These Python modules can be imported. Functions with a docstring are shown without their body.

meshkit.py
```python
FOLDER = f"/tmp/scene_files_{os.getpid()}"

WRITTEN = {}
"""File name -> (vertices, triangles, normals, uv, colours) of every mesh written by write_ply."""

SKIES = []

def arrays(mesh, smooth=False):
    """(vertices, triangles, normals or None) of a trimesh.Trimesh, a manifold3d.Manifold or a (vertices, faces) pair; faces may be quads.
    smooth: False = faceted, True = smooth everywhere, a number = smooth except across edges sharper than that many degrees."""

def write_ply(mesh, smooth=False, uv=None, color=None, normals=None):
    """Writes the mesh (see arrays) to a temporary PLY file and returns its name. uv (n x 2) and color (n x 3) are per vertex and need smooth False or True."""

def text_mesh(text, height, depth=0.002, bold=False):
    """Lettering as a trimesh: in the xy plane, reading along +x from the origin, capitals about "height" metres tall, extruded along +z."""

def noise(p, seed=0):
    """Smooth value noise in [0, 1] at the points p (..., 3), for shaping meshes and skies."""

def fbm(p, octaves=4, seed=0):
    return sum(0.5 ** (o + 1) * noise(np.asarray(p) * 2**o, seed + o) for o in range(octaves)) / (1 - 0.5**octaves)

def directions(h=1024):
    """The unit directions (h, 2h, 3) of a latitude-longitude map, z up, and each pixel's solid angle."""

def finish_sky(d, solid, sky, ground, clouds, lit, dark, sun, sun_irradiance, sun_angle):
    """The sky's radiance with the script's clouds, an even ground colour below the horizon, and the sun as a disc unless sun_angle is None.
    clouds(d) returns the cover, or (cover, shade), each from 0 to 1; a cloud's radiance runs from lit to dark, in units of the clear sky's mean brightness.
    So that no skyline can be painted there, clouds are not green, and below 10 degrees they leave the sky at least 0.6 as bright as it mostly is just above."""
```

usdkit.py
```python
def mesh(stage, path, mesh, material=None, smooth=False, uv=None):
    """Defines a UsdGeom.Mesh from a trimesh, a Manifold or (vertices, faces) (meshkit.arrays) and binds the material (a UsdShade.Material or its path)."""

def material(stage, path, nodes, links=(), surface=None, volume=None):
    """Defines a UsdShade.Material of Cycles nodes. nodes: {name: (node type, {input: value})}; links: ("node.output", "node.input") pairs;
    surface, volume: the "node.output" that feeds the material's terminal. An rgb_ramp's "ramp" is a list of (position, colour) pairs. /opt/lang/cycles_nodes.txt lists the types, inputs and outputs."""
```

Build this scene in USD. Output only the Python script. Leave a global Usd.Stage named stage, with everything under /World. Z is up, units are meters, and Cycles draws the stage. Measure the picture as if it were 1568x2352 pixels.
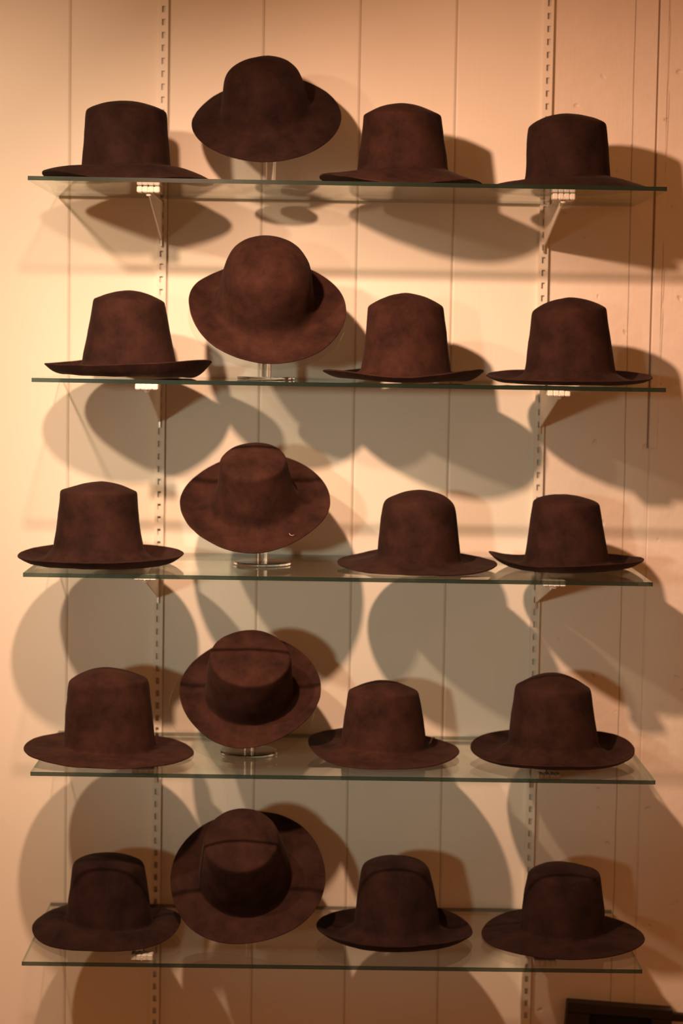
import math
import numpy as np
import trimesh
import usdkit, meshkit
from shapely.geometry import box as sbox, Polygon
from shapely import union_all
from pxr import Usd, UsdGeom, UsdLux, UsdShade, Gf, Sdf, Vt

stage = Usd.Stage.CreateInMemory()
UsdGeom.SetStageUpAxis(stage, UsdGeom.Tokens.z)
UsdGeom.SetStageMetersPerUnit(stage, 1.0)
UsdGeom.Xform.Define(stage, '/World')
UsdGeom.Scope.Define(stage, '/World/Looks')

# ------------------------------------------------------------------ camera
W, H = 1568, 2352
FPX, PITCH, YAW, ROLL = 4759.7, 0.0786, 0.0114, 0.0163
CAM = np.array([-0.0437, -4.44, 1.60])
def cam_basis():
    cp, sp, cy, sy = math.cos(PITCH), math.sin(PITCH), math.cos(YAW), math.sin(YAW)
    cr, sr = math.cos(ROLL), math.sin(ROLL)
    f = np.array([sy*cp, cy*cp, -sp]); r = np.array([cy, -sy, 0.0]); u = np.cross(r, f)
    return cr*r+sr*u, -sr*r+cr*u, f
CR, CU, CF = cam_basis()
cam = UsdGeom.Camera.Define(stage, '/World/camera')
m = Gf.Matrix4d(*[float(x) for x in (*CR, 0, *CU, 0, *(-CF), 0, *CAM, 1)])
cam.AddTransformOp().Set(m)
cam.CreateHorizontalApertureAttr(36.0)
cam.CreateVerticalApertureAttr(36.0*H/W)
cam.CreateFocalLengthAttr(36.0*FPX/W)
cam.CreateFStopAttr(4.5)
cam.CreateFocusDistanceAttr(3.85)
cam.CreateClippingRangeAttr(Gf.Vec2f(0.05, 100.0))
cam.CreateExposureAttr(0.05)

# ------------------------------------------------------------------ light
def spot(name, pos, target, power, color, cone, soft, radius):
    l = UsdLux.SphereLight.Define(stage, '/World/'+name)
    l.CreateRadiusAttr(radius); l.CreateIntensityAttr(power); l.CreateColorAttr(Gf.Vec3f(*color)); l.CreateNormalizeAttr(True)
    s = UsdLux.ShapingAPI.Apply(l.GetPrim()); s.CreateShapingConeAngleAttr(cone); s.CreateShapingConeSoftnessAttr(soft)
    p, t = np.array(pos, float), np.array(target, float)
    z = (p-t)/np.linalg.norm(p-t); x = np.cross([0, 0, 1.0], z); x /= np.linalg.norm(x); y = np.cross(z, x)
    l.AddTransformOp().Set(Gf.Matrix4d(*[float(v) for v in (*x, 0, *y, 0, *z, 0, *p, 1)]))
spot('track_spot_main', (-0.410, -1.509, 2.286), (0.481, 0.0, 0.871), 60.0, (1.0, 0.57, 0.365), 49.6, 1.0, 0.03)
spot('track_spot_left', (-0.955, -1.517, 2.280), (-0.848, 0.0, 1.198), 32.0, (1.0, 0.69, 0.46), 47.0, 1.0, 0.03)
spot('far_spot', (-2.1, -6.6, 1.75), (0.036, 0.0, 1.063), 108.0, (0.95, 1.0, 0.80), 8.0, 1.0, 0.16)
dome = UsdLux.DomeLight.Define(stage, '/World/room_glow')
dome.CreateIntensityAttr(0.11); dome.CreateColorAttr(Gf.Vec3f(1.0, 0.38, 0.12))

# ------------------------------------------------------------------ helpers
used = {}
def numbered(parent, name):
    key = (parent, name); n = used.get(key, 0); used[key] = n+1
    return parent+'/'+(name if n == 0 else '%s_%03d' % (name, n))
def tag(prim, label=None, category=None, group=None, kind=None):
    for k, v in (('label', label), ('category', category), ('group', group), ('kind', kind)):
        if v: prim.SetCustomDataByKey(k, v)
    return prim
def thing(name, label=None, category=None, group=None, loc=(0, 0, 0), kind=None):
    x = UsdGeom.Xform.Define(stage, numbered('/World', name)); x.AddTranslateOp().Set(Gf.Vec3d(*map(float, loc)))
    return tag(x.GetPrim(), label, category, group, kind)
def copy_of(src, label, loc):
    name = src.GetName(); d = src.GetCustomData()
    x = UsdGeom.Xform.Define(stage, numbered('/World', name)); p = x.GetPrim()
    p.GetReferences().AddInternalReference(src.GetPath()); p.SetInstanceable(True)
    UsdGeom.Xformable(p).GetOrderedXformOps()[0].Set(Gf.Vec3d(*map(float, loc)))
    return tag(p, label, d['category'], d.get('group'))
def path_of(parent): return '/World' if parent is None else str(parent.GetPath())
def part(name, mesh, mat, parent=None, smooth=False, label=None):
    p = usdkit.mesh(stage, numbered(path_of(parent), name), mesh, mat, smooth=smooth).GetPrim()
    return tag(p, label)
def raw_mesh(name, v, f, n, mat, parent):
    m = UsdGeom.Mesh.Define(stage, numbered(path_of(parent), name))
    m.CreatePointsAttr(Vt.Vec3fArray.FromNumpy(v.astype(np.float32)))
    m.CreateFaceVertexCountsAttr(Vt.IntArray.FromNumpy(np.full(len(f), 3, np.int32)))
    m.CreateFaceVertexIndicesAttr(Vt.IntArray.FromNumpy(f.astype(np.int32).ravel()))
    m.CreateSubdivisionSchemeAttr('none'); m.CreateDoubleSidedAttr(True)
    m.CreateNormalsAttr(Vt.Vec3fArray.FromNumpy(n.astype(np.float32))); m.SetNormalsInterpolation('vertex')
    UsdShade.MaterialBindingAPI.Apply(m.GetPrim()).Bind(mat)
    return m.GetPrim()
def bx(x0, x1, y0, y1, z0, z1, bevel=0.0):
    if bevel <= 0:
        b = trimesh.creation.box([x1-x0, y1-y0, z1-z0]); b.apply_translation([(x0+x1)/2, (y0+y1)/2, (z0+z1)/2]); return b
    pts = []
    for sx in (0, 1):
        for sy in (0, 1):
            for sz in (0, 1):
                c = np.array([x1 if sx else x0, y1 if sy else y0, z1 if sz else z0]); d = np.array([-1 if sx else 1, -1 if sy else 1, -1 if sz else 1])*bevel
                for k in range(3):
                    e = d.copy(); e[k] = 0; pts.append(c+e)
    return trimesh.convex.convex_hull(np.array(pts))
def lathe(profile, n=48):
    return trimesh.creation.revolve(np.array(profile, float), sections=n)
def tube(pts, r, n=8):
    pts = np.array(pts, float); t = np.gradient(pts, axis=0); t /= np.linalg.norm(t, axis=1, keepdims=True)
    ref = np.array([0.31, 0.2, 0.93]); a = np.cross(t, ref); a /= np.linalg.norm(a, axis=1, keepdims=True); b = np.cross(t, a)
    an = np.arange(n)*2*np.pi/n; r = np.broadcast_to(r, (len(pts),))
    v = (pts[:, None]+r[:, None, None]*(np.cos(an)[None, :, None]*a[:, None]+np.sin(an)[None, :, None]*b[:, None])).reshape(-1, 3)
    f = []
    for i in range(len(pts)-1):
        for j in range(n):
            q = [i*n+j, i*n+(j+1) % n, (i+1)*n+(j+1) % n, (i+1)*n+j]; f += [[q[0], q[1], q[2]], [q[0], q[2], q[3]]]
    for k in range(1, n-1):
        f += [[0, k+1, k], [(len(pts)-1)*n, (len(pts)-1)*n+k, (len(pts)-1)*n+k+1]]
    return trimesh.Trimesh(v, np.array(f), process=False)
def ray(px, py):
    d = CF+(px-W/2)/FPX*CR-(py-H/2)/FPX*CU; return d
def at_y(px, py, y):
    d = ray(px, py); return CAM+d*((y-CAM[1])/d[1])
def at_z(px, py, z):
    d = ray(px, py); return CAM+d*((z-CAM[2])/d[2])

# ------------------------------------------------------------------ materials
L = '/World/Looks/'
def paint(name, base, base2, dents=0.0, rough=0.55):
    nodes = {'tc': ('texture_coordinate', {}), 'mp': ('mapping', {'mapping_type': 'point', 'scale': (60, 60, 3.5)}), 'n1': ('noise_texture', {'scale': 3.0, 'detail': 4.0}),
             'n2': ('noise_texture', {'scale': 3.0, 'detail': 3.0}), 'rmp': ('rgb_ramp', {'ramp': [(0.3, base2), (0.65, base)]}),
             'mix': ('mix_float', {'fac': 0.5}), 'b1': ('bump', {'strength': 0.25, 'distance': 0.0012}), 'p': ('principled_bsdf', {'roughness': rough, 'specular_ior_level': 0.3})}
    links = [('tc.object', 'mp.vector'), ('mp.vector', 'n1.vector'), ('tc.object', 'n2.vector'), ('n2.fac', 'rmp.fac'), ('rmp.color', 'p.base_color'),
             ('n1.fac', 'b1.height'), ('p.BSDF', 'p.BSDF')][:-1]
    if dents:
        nodes |= {'v': ('voronoi_texture', {'scale': 17.0, 'feature': 'f1'}), 'vm': ('map_range', {'range_type': 'smoothstep', 'from_min': 0.03, 'from_max': 0.12, 'to_min': 0.0, 'to_max': 1.0, 'clamp': True}),
                  'nd': ('noise_texture', {'scale': 5.0, 'detail': 3.0}), 'mv': ('mapping', {'mapping_type': 'point', 'scale': (1.0, 1.0, 1.0)}),
                  'nw': ('noise_texture', {'scale': 9.0}), 'add': ('vector_math', {'math_type': 'multiply_add', 'vector2': (0.10, 0.10, 0.10)}),
                  'b2': ('bump', {'strength': dents, 'distance': 0.005}), 'n3': ('noise_texture', {'scale': 22.0, 'detail': 5.0}), 'b3': ('bump', {'strength': 0.5, 'distance': 0.005})}
        links += [('tc.object', 'nw.vector'), ('nw.color', 'add.vector1'), ('tc.object', 'add.vector3'), ('add.vector', 'v.vector'), ('v.distance', 'vm.value'), ('vm.result', 'b2.height'),
                  ('b1.normal', 'b2.normal'), ('tc.object', 'n3.vector'), ('n3.fac', 'b3.height'), ('b2.normal', 'b3.normal'), ('b3.normal', 'p.normal')]
    else:
        links += [('b1.normal', 'p.normal')]
    return usdkit.material(stage, L+name, nodes, links, surface='p.BSDF')
WALL = paint('cream_paint', (0.80, 0.74, 0.64), (0.76, 0.70, 0.60))
WALL2 = paint('worn_cream_paint', (0.78, 0.69, 0.60), (0.72, 0.63, 0.54), dents=0.55)
RAIL = paint('rail_paint', (0.80, 0.74, 0.64), (0.77, 0.71, 0.61), rough=0.4)
def felt(name, dark, light, seed):
    nodes = {'tc': ('texture_coordinate', {}), 'mp': ('mapping', {'mapping_type': 'point', 'location': (seed, seed*1.7, 0.0)}),
             'n1': ('noise_texture', {'scale': 17.0, 'detail': 7.0, 'roughness': 0.68}), 'rmp': ('rgb_ramp', {'ramp': [(0.33, dark), (0.66, light)]}),
             'n2': ('noise_texture', {'scale': 420.0, 'detail': 2.0}), 'b': ('bump', {'strength': 0.35, 'distance': 0.0008}),
             'p': ('principled_bsdf', {'roughness': 0.9, 'specular_ior_level': 0.12, 'sheen_weight': 0.02, 'sheen_roughness': 0.4, 'sheen_tint': (1.0, 0.7, 0.55)})}
    return usdkit.material(stage, L+name, nodes, [('tc.object', 'mp.vector'), ('mp.vector', 'n1.vector'), ('n1.fac', 'rmp.fac'), ('rmp.color', 'p.base_color'),
                           ('mp.vector', 'n2.vector'), ('n2.fac', 'b.height'), ('b.normal', 'p.normal')], surface='p.BSDF')
FELT = [felt('brown_felt', (0.0125, 0.0052, 0.0042), (0.036, 0.0145, 0.0108), 0.0), felt('red_brown_felt', (0.0155, 0.0058, 0.0044), (0.043, 0.0165, 0.0115), 3.1), felt('dark_brown_felt', (0.009, 0.004, 0.0036), (0.0255, 0.0108, 0.0088), 7.7)]
def pane(name, tint, refl=1.0, rough=0.0):
    nodes = {'lw': ('layer_weight', {'blend': 0.5}), 'pw': ('math', {'math_type': 'power', 'value2': 5.0}), 'ma': ('math', {'math_type': 'multiply_add', 'value2': 0.95*refl, 'value3': 0.045*refl}),
             't': ('transparent_bsdf', {'color': tint}), 'g': ('glossy_bsdf', {'color': (0.95, 1.0, 0.97), 'roughness': rough}), 'm': ('mix_closure', {})}
    return usdkit.material(stage, L+name, nodes, [('lw.facing', 'pw.value1'), ('pw.value', 'ma.value1'), ('ma.value', 'm.fac'), ('t.BSDF', 'm.closure1'), ('g.BSDF', 'm.closure2')], surface='m.closure')
GLASS = pane('shelf_glass', (0.965, 0.98, 0.97), 0.9)
ACRYLIC = pane('acrylic_sheet', (0.965, 0.97, 0.965), 0.6)
EDGE = usdkit.material(stage, L+'glass_edge', {'p': ('principled_bsdf', {'base_color': (0.008, 0.02, 0.015), 'roughness': 0.22, 'specular_ior_level': 0.6}), 't': ('transparent_bsdf', {'color': (0.62, 0.72, 0.66)}), 'm': ('mix_closure', {'fac': 0.38})},
                       [('p.BSDF', 'm.closure1'), ('t.BSDF', 'm.closure2')], surface='m.closure')
CLEAR = usdkit.material(stage, L+'clear_acrylic', {'p': ('principled_bsdf', {'base_color': (0.97, 0.98, 0.97), 'roughness': 0.02, 'ior': 1.49, 'transmission_weight': 1.0})}, surface='p.BSDF')
CLIP = usdkit.material(stage, L+'milky_plastic', {'p': ('principled_bsdf', {'base_color': (0.9, 0.86, 0.8), 'roughness': 0.2, 'specular_ior_level': 0.6})}, surface='p.BSDF')
METAL = usdkit.material(stage, L+'zinc_metal', {'p': ('principled_bsdf', {'base_color': (0.75, 0.72, 0.66), 'metallic': 1.0, 'roughness': 0.3})}, surface='p.BSDF')
BLACK = usdkit.material(stage, L+'black_wood', {'p': ('principled_bsdf', {'base_color': (0.012, 0.008, 0.007), 'roughness': 0.5})}, surface='p.BSDF')
BLACK2 = usdkit.material(stage, L+'black_cloth', {'p': ('principled_bsdf', {'base_color': (0.006, 0.004, 0.004), 'roughness': 0.9})}, surface='p.BSDF')
STRING = usdkit.material(stage, L+'pale_string', {'p': ('principled_bsdf', {'base_color': (0.72, 0.60, 0.46), 'roughness': 0.8})}, surface='p.BSDF')
GAP = usdkit.material(stage, L+'groove_wood', {'p': ('principled_bsdf', {'base_color': (0.36, 0.25, 0.17), 'roughness': 0.9})}, surface='p.BSDF')

END = usdkit.material(stage, L+'glass_end', {'p': ('principled_bsdf', {'base_color': (0.03, 0.06, 0.05), 'roughness': 0.2}), 't': ('transparent_bsdf', {'color': (0.8, 0.88, 0.83)}), 'm': ('mix_closure', {'fac': 0.85})},
                       [('p.BSDF', 'm.closure1'), ('t.BSDF', 'm.closure2')], surface='m.closure')
FLOOR = usdkit.material(stage, L+'floor_wood', {'p': ('principled_bsdf', {'base_color': (0.16, 0.07, 0.035), 'roughness': 0.5})}, surface='p.BSDF')
# ------------------------------------------------------------------ wall of planks
Z0, Z1 = 0.0, 3.2
zb = at_y(1495, 1030, 0)[2]
wall = thing('wall_back', 'cream painted wall of vertical wooden planks behind the glass shelves', kind='structure')
part('backing', bx(-2.2, 2.2, 0.011, 0.03, Z0, Z1), GAP, wall)
PITCHX = 0.2036
def plank(x0, x1, mat, bev=0.0042, gap=0.0008):
    x0 += gap/2; x1 -= gap/2; t = 0.012
    pr = Polygon([(x0, t), (x0, bev*0.75), (x0+bev, 0), (x1-bev, 0), (x1, bev*0.75), (x1, t)])
    m = trimesh.creation.extrude_polygon(pr, Z1-Z0); m.apply_translation([0, 0, Z0]); part('plank', m, mat, wall)
g0 = -0.5796
edges = [g0+PITCHX*k for k in range(-8, 6)]
for a, b in zip(edges[:-1], edges[1:]): plank(a, b, WALL)
XR = edges[-1]                      # joint beside the right upright
xb = at_y(1505, 330, 0)[0]          # joint left of the narrow batten
xc = at_y(1457, 200, 0)[0]          # jagged split
zz = np.linspace(Z0, Z1, 120); jag = 0.0016*(meshkit.fbm(np.stack([zz*14, zz*0, zz*0], 1), 4, 5)-0.5)*2+0.002*np.sin(zz*2.2)
def jagged(x_left, x_right, jag_on_right, mat):
    e = np.stack([(xc+jag+(-0.0006 if jag_on_right else 0.0006)), zz], 1)
    if jag_on_right: pts = [(x_left+0.0012, Z0)]+[tuple(p) for p in e]+[(x_left+0.0012, Z1)]
    else: pts = [tuple(p) for p in e]+[(x_right-0.0012, Z1), (x_right-0.0012, Z0)]
    m = trimesh.creation.extrude_polygon(Polygon(pts), 0.012)
    m.vertices = m.vertices[:, [0, 2, 1]]*[1, 1, 1]; m.invert(); part('plank', m, mat, wall)
jagged(XR, xc, True, WALL2); jagged(xc, xb, False, WALL2)
plank(xb+0.0022, xb+0.245, WALL2, gap=0.0018)
for k in range(5): plank(xb+0.245+PITCHX*k, xb+0.245+PITCHX*(k+1), WALL2)
part('joint_strip', bx(xb-0.0016, xb+0.0034, 0.0035, 0.0109, zb, Z1), GAP, wall)
part('joint_strip', bx(xb-0.0016, xb+0.0034, 0.0004, 0.0109, Z0, zb), WALL2, wall)
# narrow batten on the joint at the right, ending above the third shelf, with beads of old paint down its right edge
bt = thing('trim_1', 'narrow cream painted batten running down the right side of the plank wall', kind='structure')
part('batten', bx(xb+0.0035, xb+0.0215, -0.0028, 0.0, zb, Z1, 0.0009), WALL2, bt)
rng = np.random.default_rng(4)
for (ya, yb) in ((40, 197), (207, 365), (372, 545), (552, 700), (706, 860)):
    za, zc = at_y(1530, ya, 0)[2], at_y(1525, yb, 0)[2]
    t = np.linspace(0, 1, 14); w = 0.0014*(1-(2*t-1)**8)+0.0002
    xs = xb+0.0215+0.0018+0.0014*np.sin(t*2.6+rng.uniform(0, 3))
    part('paint_bead', tube(np.stack([xs, np.full(14, -0.0006), za+(zc-za)*t], 1), w, 8), WALL2, bt, smooth=True)

part_floor = part('floor', bx(-2.2, 2.2, -7.5, 0.0, -0.05, -0.0), FLOOR)
tag(part_floor, 'reddish wooden floor in front of the shelf wall', None, None, 'structure')

# ------------------------------------------------------------------ slotted uprights
def upright(x, label):
    t = thing('slotted_upright', label, 'shelf upright', 'slotted uprights on the plank wall', (x, 0, 0))
    w, d, th, sp = 0.0205, 0.0115, 0.0016, 0.0269
    zt = 2.5; holes = []
    z = 0.12
    while z < zt-0.03:
        holes.append(sbox(-0.0036, z, 0.0036, z+0.0132)); z += sp
    face = sbox(-w/2+0.001, 0.08, w/2-0.001, zt).difference(union_all(holes))
    m = trimesh.creation.extrude_polygon(face, th); m.vertices = m.vertices[:, [0, 2, 1]]; m.invert(); m.apply_translation([0, -d, 0])
    part('slotted_face', m, RAIL, t)
    part('side_flange', bx(-w/2, -w/2+th, -d+0.0004, 0.0, 0.08, zt, 0.0005), RAIL, t)
    part('side_flange', bx(w/2-th, w/2, -d+0.0004, 0.0, 0.08, zt, 0.0005), RAIL, t)
    part('channel_back', bx(-w/2+th, w/2-th, -0.0042, -0.0005, 0.08, zt), RAIL, t)
UX = (-0.3838, 0.4275)
upright(UX[0], 'cream slotted metal upright on the left half of the wall')
upright(UX[1], 'cream slotted metal upright on the right half of the wall')

# ------------------------------------------------------------------ glass shelves and brackets
SZ = [1.9187, 1.5347, 1.1581, 0.7683, 0.3905]
SX = [-0.6061, -0.5971, -0.612, -0.5959, -0.6112]
SL, YF, YB, TH = 1.22, -0.4477, -0.0125, 0.008
NAMES_ROW = ['top', 'second', 'third', 'fourth', 'bottom']
sh = None
for i in range(5):
    lab = ['clear glass shelf, the highest of five, carrying the top row of hats', 'clear glass shelf, second from the top, seen almost edge on', 'clear glass shelf, third from the top, in the middle of the five',
           'clear glass shelf, fourth from the top', 'clear glass shelf, the lowest of five'][i]
    if sh is None:
        sh = thing('glass_shelf', lab, 'glass shelf', 'glass shelves', (SX[i], 0, SZ[i])); e = 0.0007
        part('glass_panel', bx(e, SL-e, YF+e, YB-e, -TH, 0), GLASS, sh)
        part('front_edge', bx(0, SL, YF, YF+e, -TH, 0), EDGE, sh)
        part('back_edge', bx(0, SL, YB-e, YB, -TH, 0), EDGE, sh)
        part('end_edge', bx(0, e, YF+e, YB-e, -TH, 0), END, sh)
        part('end_edge', bx(SL-e, SL, YF+e, YB-e, -TH, 0), END, sh)
    else:
        copy_of(sh, lab, (SX[i], 0, SZ[i]))
br = None
for i in range(5):
    for s in (0, 1):
        lab = 'cream metal shelf bracket on the %s upright, holding the %s glass shelf' % (('left', 'right')[s], NAMES_ROW[i])
        loc = (UX[s], 0, SZ[i]-TH-0.0008)
        if br is None:
            br = thing('shelf_bracket', lab, 'shelf bracket', 'shelf brackets', loc)
            pl = Polygon([(-0.0117, -0.006), (-0.0117, -0.085), (-0.020, -0.087), (-0.345, -0.0165), (-0.362, -0.012), (-0.362, -0.006)]).buffer(0.001).buffer(-0.001)
            m = trimesh.creation.extrude_polygon(pl, 0.0026)
            v = m.vertices; m.vertices = np.stack([v[:, 2]-0.0013, v[:, 0], v[:, 1]], 1); part('bracket_arm', m, RAIL, br)
            part('hook', bx(-0.002, 0.002, -0.021, -0.0118, -0.1, -0.086, 0.0008), METAL, br)
            part('hook', bx(-0.002, 0.002, -0.021, -0.0118, -0.02, -0.006, 0.0008), METAL, br)
            c = trimesh.util.concatenate([bx(-0.0225+0.0113*k, -0.0116+0.0113*k, -0.362, -0.332, -0.0125, 0.0, 0.002) for k in range(4)]+[bx(-0.021, 0.021, -0.358, -0.336, -0.0118, -0.0012, 0.001)])
            cp = part('shelf_clip', c, CLIP, br)
            kn = lathe([(0, 0), (0.0035, 0), (0.0052, 0.0015), (0.0056, 0.004), (0.005, 0.0062), (0, 0.0062)], 24); kn.apply_translation([0, -0.347, -0.0185])
            part('knob', kn, CLIP, cp, smooth=40)
        else:
            copy_of(br, lab, loc)

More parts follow.
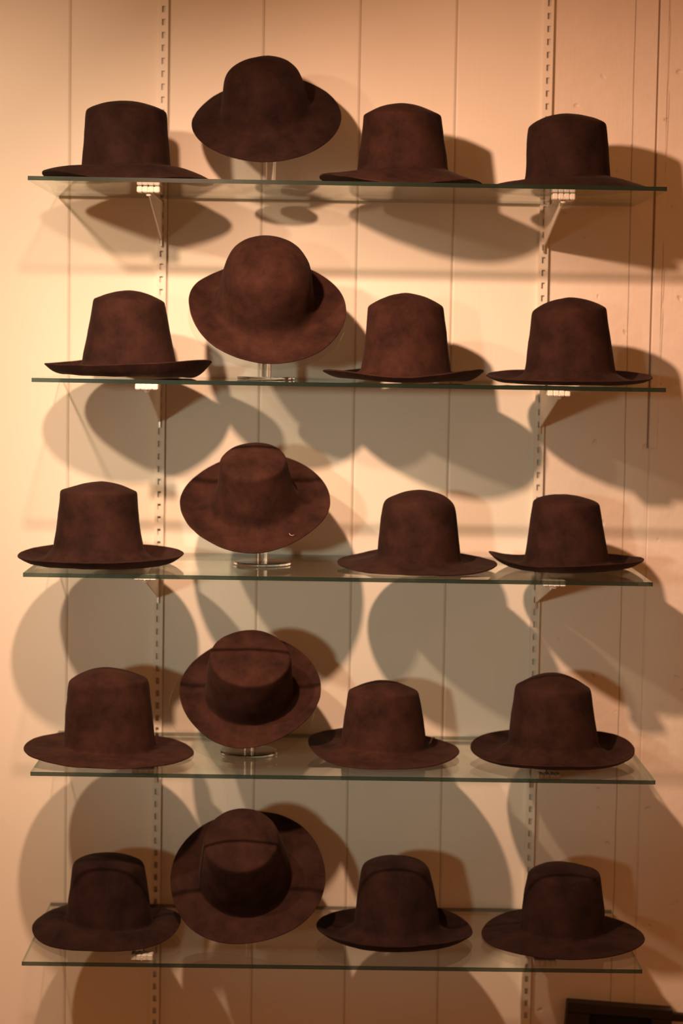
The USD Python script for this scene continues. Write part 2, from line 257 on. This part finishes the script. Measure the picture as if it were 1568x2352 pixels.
# ------------------------------------------------------------------ hats
PN = ['x', 'z', 'y', 'pitch', 'roll', 'rt', 'rb', 'ry', 'hs', 'hp', 'k', 'skew', 'tilt', 'lean', 'bulge', 'jt', 'RE', 'RN', 'RW', 'RS', 'e0', 'e1', 'e2', 'e3', 'e4', 'e5', 'e6', 'e7', 'pw', 'sag']
HATS = {
    '11': [-0.4386, 1.991, -0.2365, -5.68e-05, 2.979e-05, 0.0799, 0.08923, 1.021, 0.1117, 0.01984, 0.8446, -0.007239, -0.0007558, -0.001016, 0.0002817, 0.003621, 0.1742, 0.1507, 0.1667, 0.1547, -0.02677, -0.02053, -0.01307, -0.02163, -0.01457, -0.01718, -0.03366, -0.02382, 1.309, -0.004087],
    '12': [-0.1632, 2.076, -0.1745, 0.6274, -0.04733, 0.07496, 0.08852, 0.9835, 0.09042, 0.0228, 1.013, 0.02153, 0.001676, -0.002263, 0.002832, 0.00449, 0.1531, 0.1627, 0.1501, 0.1567, -0.01455, -0.00935, -0.01062, -0.02106, -0.01816, -0.01442, -0.01952, -0.01873, 1.555, -0.0005207],
    '13': [0.1156, 2, -0.2396, 2.859e-06, -5.684e-05, 0.07864, 0.09099, 0.9725, 0.111, 0.02423, 1.167, -0.08857, 0.0002947, -0.002218, -5.373e-05, 0.001389, 0.16, 0.1488, 0.1656, 0.161, -0.02544, -0.02, -0.01313, -0.01818, -0.01381, -0.01898, -0.03559, -0.02196, 1.08, 0.0007061],
    '14': [0.4479, 1.992, -0.2356, 2.343e-05, -3.17e-05, 0.07765, 0.08594, 1.05, 0.1062, 0.02393, 0.9094, -0.1789, 0.004108, -0.003488, 0.0004101, 0.003591, 0.1653, 0.1485, 0.156, 0.1499, -0.01565, -0.017, -0.02063, -0.02185, -0.01714, -0.02491, -0.02359, -0.02468, 0.9594, -0.003224],
    '21': [-0.4298, 1.584, -0.2219, -6.61e-05, -0.0001323, 0.07266, 0.09507, 0.9874, 0.1302, 0.02035, 1.112, 0.1194, -0.001999, -0.001821, -0.0004745, -0.006212, 0.1634, 0.1524, 0.1687, 0.1626, 0.00924, 0.002427, 0.01297, 0.006602, 0.0004492, -0.0007452, 0.001727, 0.009897, 1.225, 0.02115],
    '22': [-0.1557, 1.686, -0.2334, 0.7065, 0.05993, 0.08547, 0.09614, 1.006, 0.1055, 0.04088, 0.5424, 0.1044, -0.008424, 0.001801, 0.00249, 0.0002003, 0.1601, 0.1531, 0.1523, 0.1746, 0.009183, -0.001247, -0.004358, -0.009343, 0.01378, 0.005238, -0.001257, 0.001352, 0.7999, 0.007224],
    '23': [0.1311, 1.583, -0.2367, 8.365e-06, 8.542e-05, 0.07628, 0.09117, 1.006, 0.1317, 0.02829, 1.078, -0.01431, 0.001291, -0.004369, -0.00164, -0.002212, 0.1533, 0.1564, 0.1669, 0.1582, 0.00465, 0.0004083, 0.008207, 0.00195, 0.0009279, 0.0008704, -0.007139, 0.005277, 1.366, 0.01382],
    '24': [0.4623, 1.584, -0.2373, -7.971e-05, -1.789e-06, 0.07513, 0.09141, 0.9982, 0.1269, 0.02575, 0.9289, -0.04495, 0.004674, -0.005381, -0.000814, 0.001354, 0.1642, 0.1491, 0.1661, 0.1537, -0.00399, 0.005127, 0.005723, 0.003172, -0.006423, -0.01311, -0.01379, -0.01171, 1.555, 0.01475],
    '31': [-0.4866, 1.162, -0.246, -5.496e-06, -6.361e-05, 0.07772, 0.09235, 0.9628, 0.118, 0.0198, 1.213, 0.1837, -0.000606, -0.001539, -0.00238, -0.002863, 0.1694, 0.1662, 0.1608, 0.1701, -0.006964, -0.004037, -0.003288, -0.004839, -0.01143, -0.01237, -0.009786, -0.008135, 1.454, 0.0207],
    '32': [-0.1715, 1.285, -0.2314, 0.5667, -0.05587, 0.06781, 0.0894, 0.9707, 0.1038, 0.01557, 0.8044, -0.1139, 4.056e-06, 0.002518, -0.003381, 0.004294, 0.1504, 0.1628, 0.1506, 0.1523, -0.003403, -0.002076, 0.004926, 0.003085, 0.009764, 0.005179, -0.007442, -0.0009929, 1.272, 0.008074],
    '33': [0.1631, 1.144, -0.2372, -0.000106, -3.137e-06, 0.07373, 0.08504, 1.005, 0.1131, 0.02687, 0.7765, 0.1819, -0.003228, -0.0001667, 0.001611, -0.007612, 0.1573, 0.1519, 0.1643, 0.1683, -0.006694, -0.002584, 0.009821, 0.0004351, -0.006821, -0.01414, -0.01397, -0.01328, 1.241, 0.005256],
    '34': [0.4678, 1.187, -0.2093, -1.866e-05, -7.301e-05, 0.06857, 0.08749, 1.066, 0.1198, 0.0177, 0.7661, -0.08756, -0.001221, -0.00277, -0.001005, 0.001927, 0.1557, 0.153, 0.1569, 0.1594, 0.007873, 0.004072, 0.003289, 0.0009478, 0.01717, 0.005187, 0.008126, 0.007622, 1.71, 0.01084],
    '41': [-0.4621, 0.8168, -0.247, -0.0001648, 8.458e-06, 0.0803, 0.09264, 0.9707, 0.1377, 0.0254, 1.062, -0.323, 0.002494, -0.003167, 0.001715, -0.002951, 0.1712, 0.1484, 0.1706, 0.1744, -0.007012, -0.001813, 0.003842, 0.007959, 0.003582, -0.002222, -0.007598, -0.008874, 1.516, -7.66e-05],
    '42': [-0.1793, 0.8922, -0.2306, 0.7, 0.01661, 0.08136, 0.08953, 0.9439, 0.112, 0.007276, 1.114, 0.2756, -0.00182, 0.001346, 0.002637, 0.00272, 0.145, 0.1569, 0.1403, 0.1356, 0.01126, 0.003481, 0.0007904, -0.009768, 0.002325, -0.004311, -0.00593, 0.0149, 1.228, 0.005096],
    '43': [0.09988, 0.7917, -0.2199, 0.0001183, -5.863e-05, 0.07274, 0.0884, 0.9739, 0.114, 0.02229, 1.228, -0.06254, 0.0002609, -0.002771, 0.001577, -0.002825, 0.1527, 0.1609, 0.155, 0.165, -0.004416, -0.003866, 0.008514, 0.009756, 0.008587, -0.01044, -0.01276, -0.01112, 1.706, 0.007202],
    '44': [0.4479, 0.8025, -0.228, 0.0001054, 0.0001164, 0.07728, 0.09263, 1.01, 0.116, 0.03066, 1.143, 0.09349, -0.001691, -0.002828, 7.509e-05, 7.929e-05, 0.1631, 0.1587, 0.1683, 0.1711, -0.003649, 0.004581, -0.0009702, -0.0004416, -0.01101, -0.01619, -0.0123, -0.01563, 1.122, 0.01805],
    '51': [-0.4625, 0.4618, -0.223, 4.278e-05, 4.413e-05, 0.0738, 0.08932, 0.9643, 0.1209, 0.02054, 0.7532, -0.07344, -0.0007947, -0.001741, -0.0002962, -0.004129, 0.1471, 0.1483, 0.156, 0.1646, 0.005116, 0.001172, 0.00149, -0.002697, -0.005385, -0.01632, -0.01323, -0.01259, 1.954, -0.01209],
    '52': [-0.1824, 0.512, -0.2303, 0.7542, -0.05503, 0.0756, 0.09663, 1.009, 0.1339, 0.01407, 0.9894, -0.1863, 0.001053, 0.001714, 0.001943, -0.001261, 0.1639, 0.1653, 0.1543, 0.161, -0.01374, -0.003264, -0.01273, -0.005774, -0.005953, -0.014, 0.005556, -0.001612, 1.187, -0.003098],
    '53': [0.1327, 0.4286, -0.2348, -3.69e-05, 0.0001343, 0.0694, 0.08855, 1.027, 0.1231, 0.02133, 0.8029, -0.05867, -0.0001809, -0.006247, 0.002047, 0.002158, 0.1538, 0.1499, 0.1645, 0.1592, -0.007914, 0.003088, -0.0007555, -0.001757, -0.001336, 0.0003714, 0.0005827, -0.0006216, 1.495, 0.01936],
    '54': [0.4753, 0.4416, -0.2358, 2.594e-05, 1.502e-05, 0.07334, 0.08815, 0.9948, 0.1184, 0.01954, 0.9771, -0.4776, 0.002895, 0.0007759, 0.002427, -0.001405, 0.1684, 0.1548, 0.166, 0.1583, -0.01014, -0.005669, 0.0009048, -0.0007809, -0.01335, -0.01477, -0.01573, -0.01136, 1.295, -0.0009223],
}
def periodic(vals, th):
    n = len(vals); F = np.fft.rfft(vals)/n; out = np.full_like(th, F[0].real)
    for mm in range(1, len(F)):
        a = 2*F[mm]*(0.5 if mm == n//2 else 1); out = out+(a*np.exp(1j*mm*th)).real
    return out
NT = 120
SMOOTH = {'12': 22, '22': 26, '33': 9, '53': 7, '51': 6, '32': 6}
def hat_grid(q, key, nc=12, nw=14, nb=16):
    th = np.arange(NT)*2*np.pi/NT; c, s = np.cos(th), np.sin(th); rows = []
    rho = np.array([0.02]+list(1-(1-np.linspace(0, 1, nc+1)[1:])**1.35))
    for r in rho:
        z = q['hs']+q['hp']*max(1-r*r, 0)**q['k']*(1+q['skew']*r*c)+q['tilt']*r*c
        rows.append(np.stack([r*q['rt']*c+q['lean'], r*q['rt']*q['ry']*s, z], 1))
    for t in (0.5-0.5*np.cos(np.linspace(0, np.pi, nw+1)))[1:]:
        r = q['rt']+(q['rb']-q['rt'])*t+q['bulge']*np.sin(np.pi*t)
        z = q['hs']*(1-t)+q['tilt']*c*(1-t)+q['jt']*c*t
        rows.append(np.stack([r*c+q['lean']*(1-t), r*q['ry']*s, z], 1))
    j = len(rows)-1
    R = periodic([q['RE'], q['RN'], q['RW'], q['RS']], th); E = periodic([q['e%d' % i] for i in range(8)], th)
    for u in (np.linspace(0, 1, nb+1)**1.25)[1:]:
        x = q['rb']*c+(R-q['rb'])*u*c; y = q['rb']*q['ry']*s+(R-q['rb']*q['ry'])*u*s
        rows.append(np.stack([x, y, q['jt']*c*(1-u)+E*u**q['pw']-q['sag']*4*u*(1-u)], 1))
    G = np.array(rows)
    for _ in range(SMOOTH.get(key, 3)): G[1:-1] = 0.25*G[:-2]+0.5*G[1:-1]+0.25*G[2:]
    return G, j
def grid_normals(G):
    du = np.gradient(G, axis=0); dv = np.roll(G, -1, 1)-np.roll(G, 1, 1); n = np.cross(du, dv)
    n /= np.linalg.norm(n, axis=2, keepdims=True)+1e-12; n[0] = n[1].mean(0)/np.linalg.norm(n[1].mean(0)); return n
def hat_pose(P, q, shift=True):
    cp, sp, cr, sr = math.cos(q['pitch']), math.sin(q['pitch']), math.cos(q['roll']), math.sin(q['roll'])
    Ry = np.array([[cr, 0, sr], [0, 1, 0], [-sr, 0, cr]]); Rx = np.array([[1, 0, 0], [0, cp, -sp], [0, sp, cp]])
    return P@(Rx@Ry).T
def strip_faces(n, flip=False):
    i, jj = np.meshgrid(np.arange(n-1), np.arange(NT), indexing='ij'); k = (jj+1) % NT
    a, b, c, d = i*NT+jj, i*NT+k, (i+1)*NT+k, (i+1)*NT+jj
    f = np.concatenate([np.stack([a, c, b], -1).reshape(-1, 3), np.stack([a, d, c], -1).reshape(-1, 3)])
    return f[:, ::-1] if flip else f
def make_hat(key, label, mat, name='felt_hat'):
    q = dict(zip(PN, HATS[key])); row = int(key[0]); seed = int(key)
    G, j = hat_grid(q, key)
    n = grid_normals(G)
    if n[j//2, 0, 0] < 0: n = -n
    env = np.ones(G.shape[:2]); env[0] = env[1] = 0.6
    a = meshkit.fbm(G*11+seed*3.7, 3, seed)-0.5; b = meshkit.fbm(G*38+seed*1.3, 3, seed+50)-0.5
    G = G+n*((0.0055*a+0.0016*b)*env)[..., None]
    G[0] = G[0].mean(0)
    n = grid_normals(G)
    if n[j//2, 0, 0] < 0: n = -n
    t = 0.0032
    # shell: outer rows, rounded brim edge, inner rows back to the middle of the crown
    out_dir = G[-1]-G[-2]; out_dir /= np.linalg.norm(out_dir, axis=1, keepdims=True)
    inner = G-n*t
    rim = [G[-1]-n[-1]*t*(0.5-0.5*math.cos(a_))+out_dir*t*0.5*math.sin(a_) for a_ in np.linspace(0, np.pi, 6)[1:-1]]
    rn = [n[-1]*math.cos(a_)+out_dir*math.sin(a_) for a_ in np.linspace(0, np.pi, 6)[1:-1]]
    P = hat_pose(np.concatenate([G, np.array(rim), inner[::-1]]), q); N = hat_pose(np.concatenate([n, np.array(rn), -n[::-1]]), q)
    nr = len(G)
    z = q['z'] if key[1] == '2' else SZ[row-1]-P[..., 2].min()+0.0004
    t_ = thing(name, label, 'hat', 'brown felt hats on the glass shelves', (q['x'], q['y'], z))
    def piece(nm, r0, r1):
        v = P[r0:r1].reshape(-1, 3); nn = N[r0:r1].reshape(-1, 3); return v, nn, strip_faces(r1-r0)
    # crown: outer rows 0..j and inner rows mirrored
    v1, n1, f1 = piece('c', 0, j+1); tot = len(P); v2, n2, f2 = piece('c', tot-1-j, tot)
    v, nn, f = np.concatenate([v1, v2]), np.concatenate([n1, n2]), np.concatenate([f1, f2+len(v1)])
    fn = np.cross(v[f[:, 1]]-v[f[:, 0]], v[f[:, 2]]-v[f[:, 0]]); bad = (fn*nn[f[:, 0]]).sum(1) < 0; f[bad] = f[bad][:, ::-1]
    raw_mesh('crown', v, f, nn, mat, t_)
    v, nn, f = piece('b', j, tot-j)
    fn = np.cross(v[f[:, 1]]-v[f[:, 0]], v[f[:, 2]]-v[f[:, 0]]); bad = (fn*nn[f[:, 0]]).sum(1) < 0; f[bad] = f[bad][:, ::-1]
    raw_mesh('brim', v, f, nn, mat, t_)
    return t_, q, z
LABELS = {
 '11': 'dark brown felt hat with broad drooping brim, leftmost on the top shelf',
 '12': 'dark brown felt hat tipped forward on a clear stand on the top shelf',
 '13': 'brown felt hat with humped flat-brimmed crown, second from the right on the top shelf',
 '14': 'dark brown felt hat beside the right upright, rightmost on the top shelf',
 '21': 'brown felt hat with tapering crown and upturned brim ends, leftmost on the second shelf',
 '22': 'round-topped brown felt hat with bent brim, tipped on the second shelf stand',
 '23': 'brown felt hat with peaked crown hump, second from right on the second shelf',
 '24': 'tall brown felt hat with thin flared brim, rightmost on the second shelf',
 '31': 'brown felt hat with wavy lifted brim, leftmost on the third shelf',
 '32': 'brown felt hat with wide oval brim, tipped on the third shelf stand',
 '33': 'brown felt hat with bowler-like rounded crown, second from right on the third shelf',
 '34': 'brown felt hat with brim kicked up at its left tip, rightmost on the third shelf',
 '41': 'reddish brown felt hat with tall crown and broad brim, leftmost on the fourth shelf',
 '42': 'brown felt hat with flat round crown top, tipped on the fourth shelf stand',
 '43': 'brown felt hat with pale string behind its crown, on the fourth shelf',
 '44': 'dark reddish felt hat with sloped crown shoulders, rightmost on the fourth shelf',
 '51': 'very dark brown felt hat, leftmost on the bottom shelf',
 '52': 'very dark felt hat tipped forward with broad round brim, on the bottom shelf stand',
 '53': 'very dark felt hat with domed crown, second from the right on the bottom shelf',
 '54': 'blackish brown felt hat with wide flat brim, rightmost on the bottom shelf'}
MATI = {'11': 2, '12': 2, '13': 0, '14': 2, '21': 0, '22': 1, '23': 1, '24': 0, '31': 0, '32': 1, '33': 0, '34': 0, '41': 1, '42': 1, '43': 1, '44': 0, '51': 2, '52': 0, '53': 2, '54': 2}
hats = {}
for key in sorted(HATS): hats[key] = make_hat(key, LABELS[key], FELT[MATI[key]])
# pale string caught behind the crown of one hat, a loose thread on another brim
def place(pts, yy): return np.array([at_y(px, py, yy) for px, py in pts])
def spline(p, n=24):
    from scipy.interpolate import CubicSpline
    p = np.array(p); return CubicSpline(np.arange(len(p)), p)(np.linspace(0, len(p)-1, n))
t_, q, z = hats['43']; o = np.array([q['x'], q['y'], z])
part('string', tube(spline(place([(974, 1704), (979, 1709), (985, 1709), (989, 1703), (991, 1697), (998, 1694)], q['y']+0.085)-o), 0.0016, 8), STRING, t_, smooth=True, label='pale string')
t_, q, z = hats['32']; o = np.array([q['x'], q['y'], z])
def on_brim(px, py, lift):
    G_, j_ = hat_grid(q, '32'); w = hat_pose(G_[j_+3:].reshape(-1, 3), q)+o; d = w-CAM; dz = d@CF
    u = W/2+FPX*(d@CR)/dz-px; v = H/2-FPX*(d@CU)/dz-py; k = np.argsort(u*u+v*v)[:3]
    p = w[k].mean(0); r = ray(px, py); r = r/np.linalg.norm(r); return CAM+r*((p-CAM)@r-lift)
part('thread', tube(spline([on_brim(px, py, 0.006)-o for px, py in ((664, 1225), (667, 1229), (671, 1230), (675, 1228))], 10), 0.0003, 6), STRING, t_, smooth=True, label='loose pale thread')

# ------------------------------------------------------------------ clear stands under the tipped hats
BASE = {'12': (622, None), '22': (617, 869), '32': (602, 1297), '42': (571, 1733), '52': (575, None)}
for key, row in (('12', 0), ('22', 1), ('32', 2), ('42', 3), ('52', 4)):
    _, q, z = hats[key]; zs = SZ[row]
    nrm = hat_pose(np.array([[0, 0, 1.0]]), q)[0]
    G, j = hat_grid(q, key); low = G[-1][:, 2].min()
    c = np.array([q['x'], q['y'], z])+nrm*(low-0.0105)
    if key == '42': c = c+hat_pose(np.array([[-0.014, -0.017, 0.0]]), q)[0]
    if key == '22': c = c+hat_pose(np.array([[0.004, -0.015, 0.0]]), q)[0]
    bxp = c[0]
    if BASE[key][1]: bxp = at_z(BASE[key][0], BASE[key][1], zs)[0]
    else: bxp = at_y(BASE[key][0], [400, 0, 0, 0, 2190][row], c[1])[0]
    lab = 'clear acrylic hat stand with round foot, under the tipped hat on the %s shelf' % NAMES_ROW[row]
    st = thing('hat_stand', lab, 'hat stand', 'clear acrylic hat stands', (bxp, c[1], zs+0.0004))
    part('foot', lathe([(0, 0), (0.0575, 0), (0.059, 0.001), (0.059, 0.0045), (0.0578, 0.006), (0, 0.006)], 72), CLEAR, st, smooth=35)
    # height of the plate's underside above the foot at the post
    hgt = c[2]-zs-nrm[0]/nrm[2]*(bxp-c[0])-0.004
    part('post', lathe([(0, 0.0062), (0.010, 0.0062), (0.010, hgt-0.009), (0, hgt-0.009)], 40), CLEAR, st, smooth=35)
    Rm = {'42': 0.148, '22': 0.158}.get(key, 0.135)
    pl = lathe([(0, -0.002), (Rm, -0.002), (Rm+0.0008, -0.001), (Rm+0.0008, 0.001), (Rm, 0.002), (0, 0.002)], 96)
    pl.vertices = hat_pose(np.array(pl.vertices), q)+(c-np.array([bxp, c[1], zs+0.0004]))
    part('tilted_plate', pl, ACRYLIC, st, smooth=35)

# ------------------------------------------------------------------ dark box at the bottom right
a = at_y(1304, 2293, -0.03); b = at_y(1545, 2312, -0.03)
ang = math.atan2(b[2]-a[2], b[0]-a[0]); wd = np.linalg.norm(b-a)
a[2] -= 0.008
db = thing('wall_box', 'black framed box hung crooked on the wall below the bottom shelf, at lower right', 'box', None, (a[0], 0, a[2]))
def rot(m):
    c_, s_ = math.cos(ang), math.sin(ang); v = np.array(m.vertices); m.vertices = np.stack([v[:, 0]*c_-v[:, 2]*s_, v[:, 1], v[:, 0]*s_+v[:, 2]*c_], 1); return m
hh = 0.16
for (x0, x1, z0, z1) in ((0, wd, -0.022, 0), (0, wd, -hh, -hh+0.022), (0, 0.05, -hh+0.022, -0.022), (wd-0.045, wd, -hh+0.022, -0.022)):
    part('frame_side', rot(bx(x0, x1, -0.034, -0.001, z0, z1, 0.0015)), BLACK, db)
part('back_panel', rot(bx(0.05, wd-0.045, -0.014, -0.004, -hh+0.022, -0.022)), BLACK2, db)
part('side_bar', rot(bx(wd, wd+0.06, -0.022, -0.006, -0.028, -0.010, 0.003)), BLACK, db)
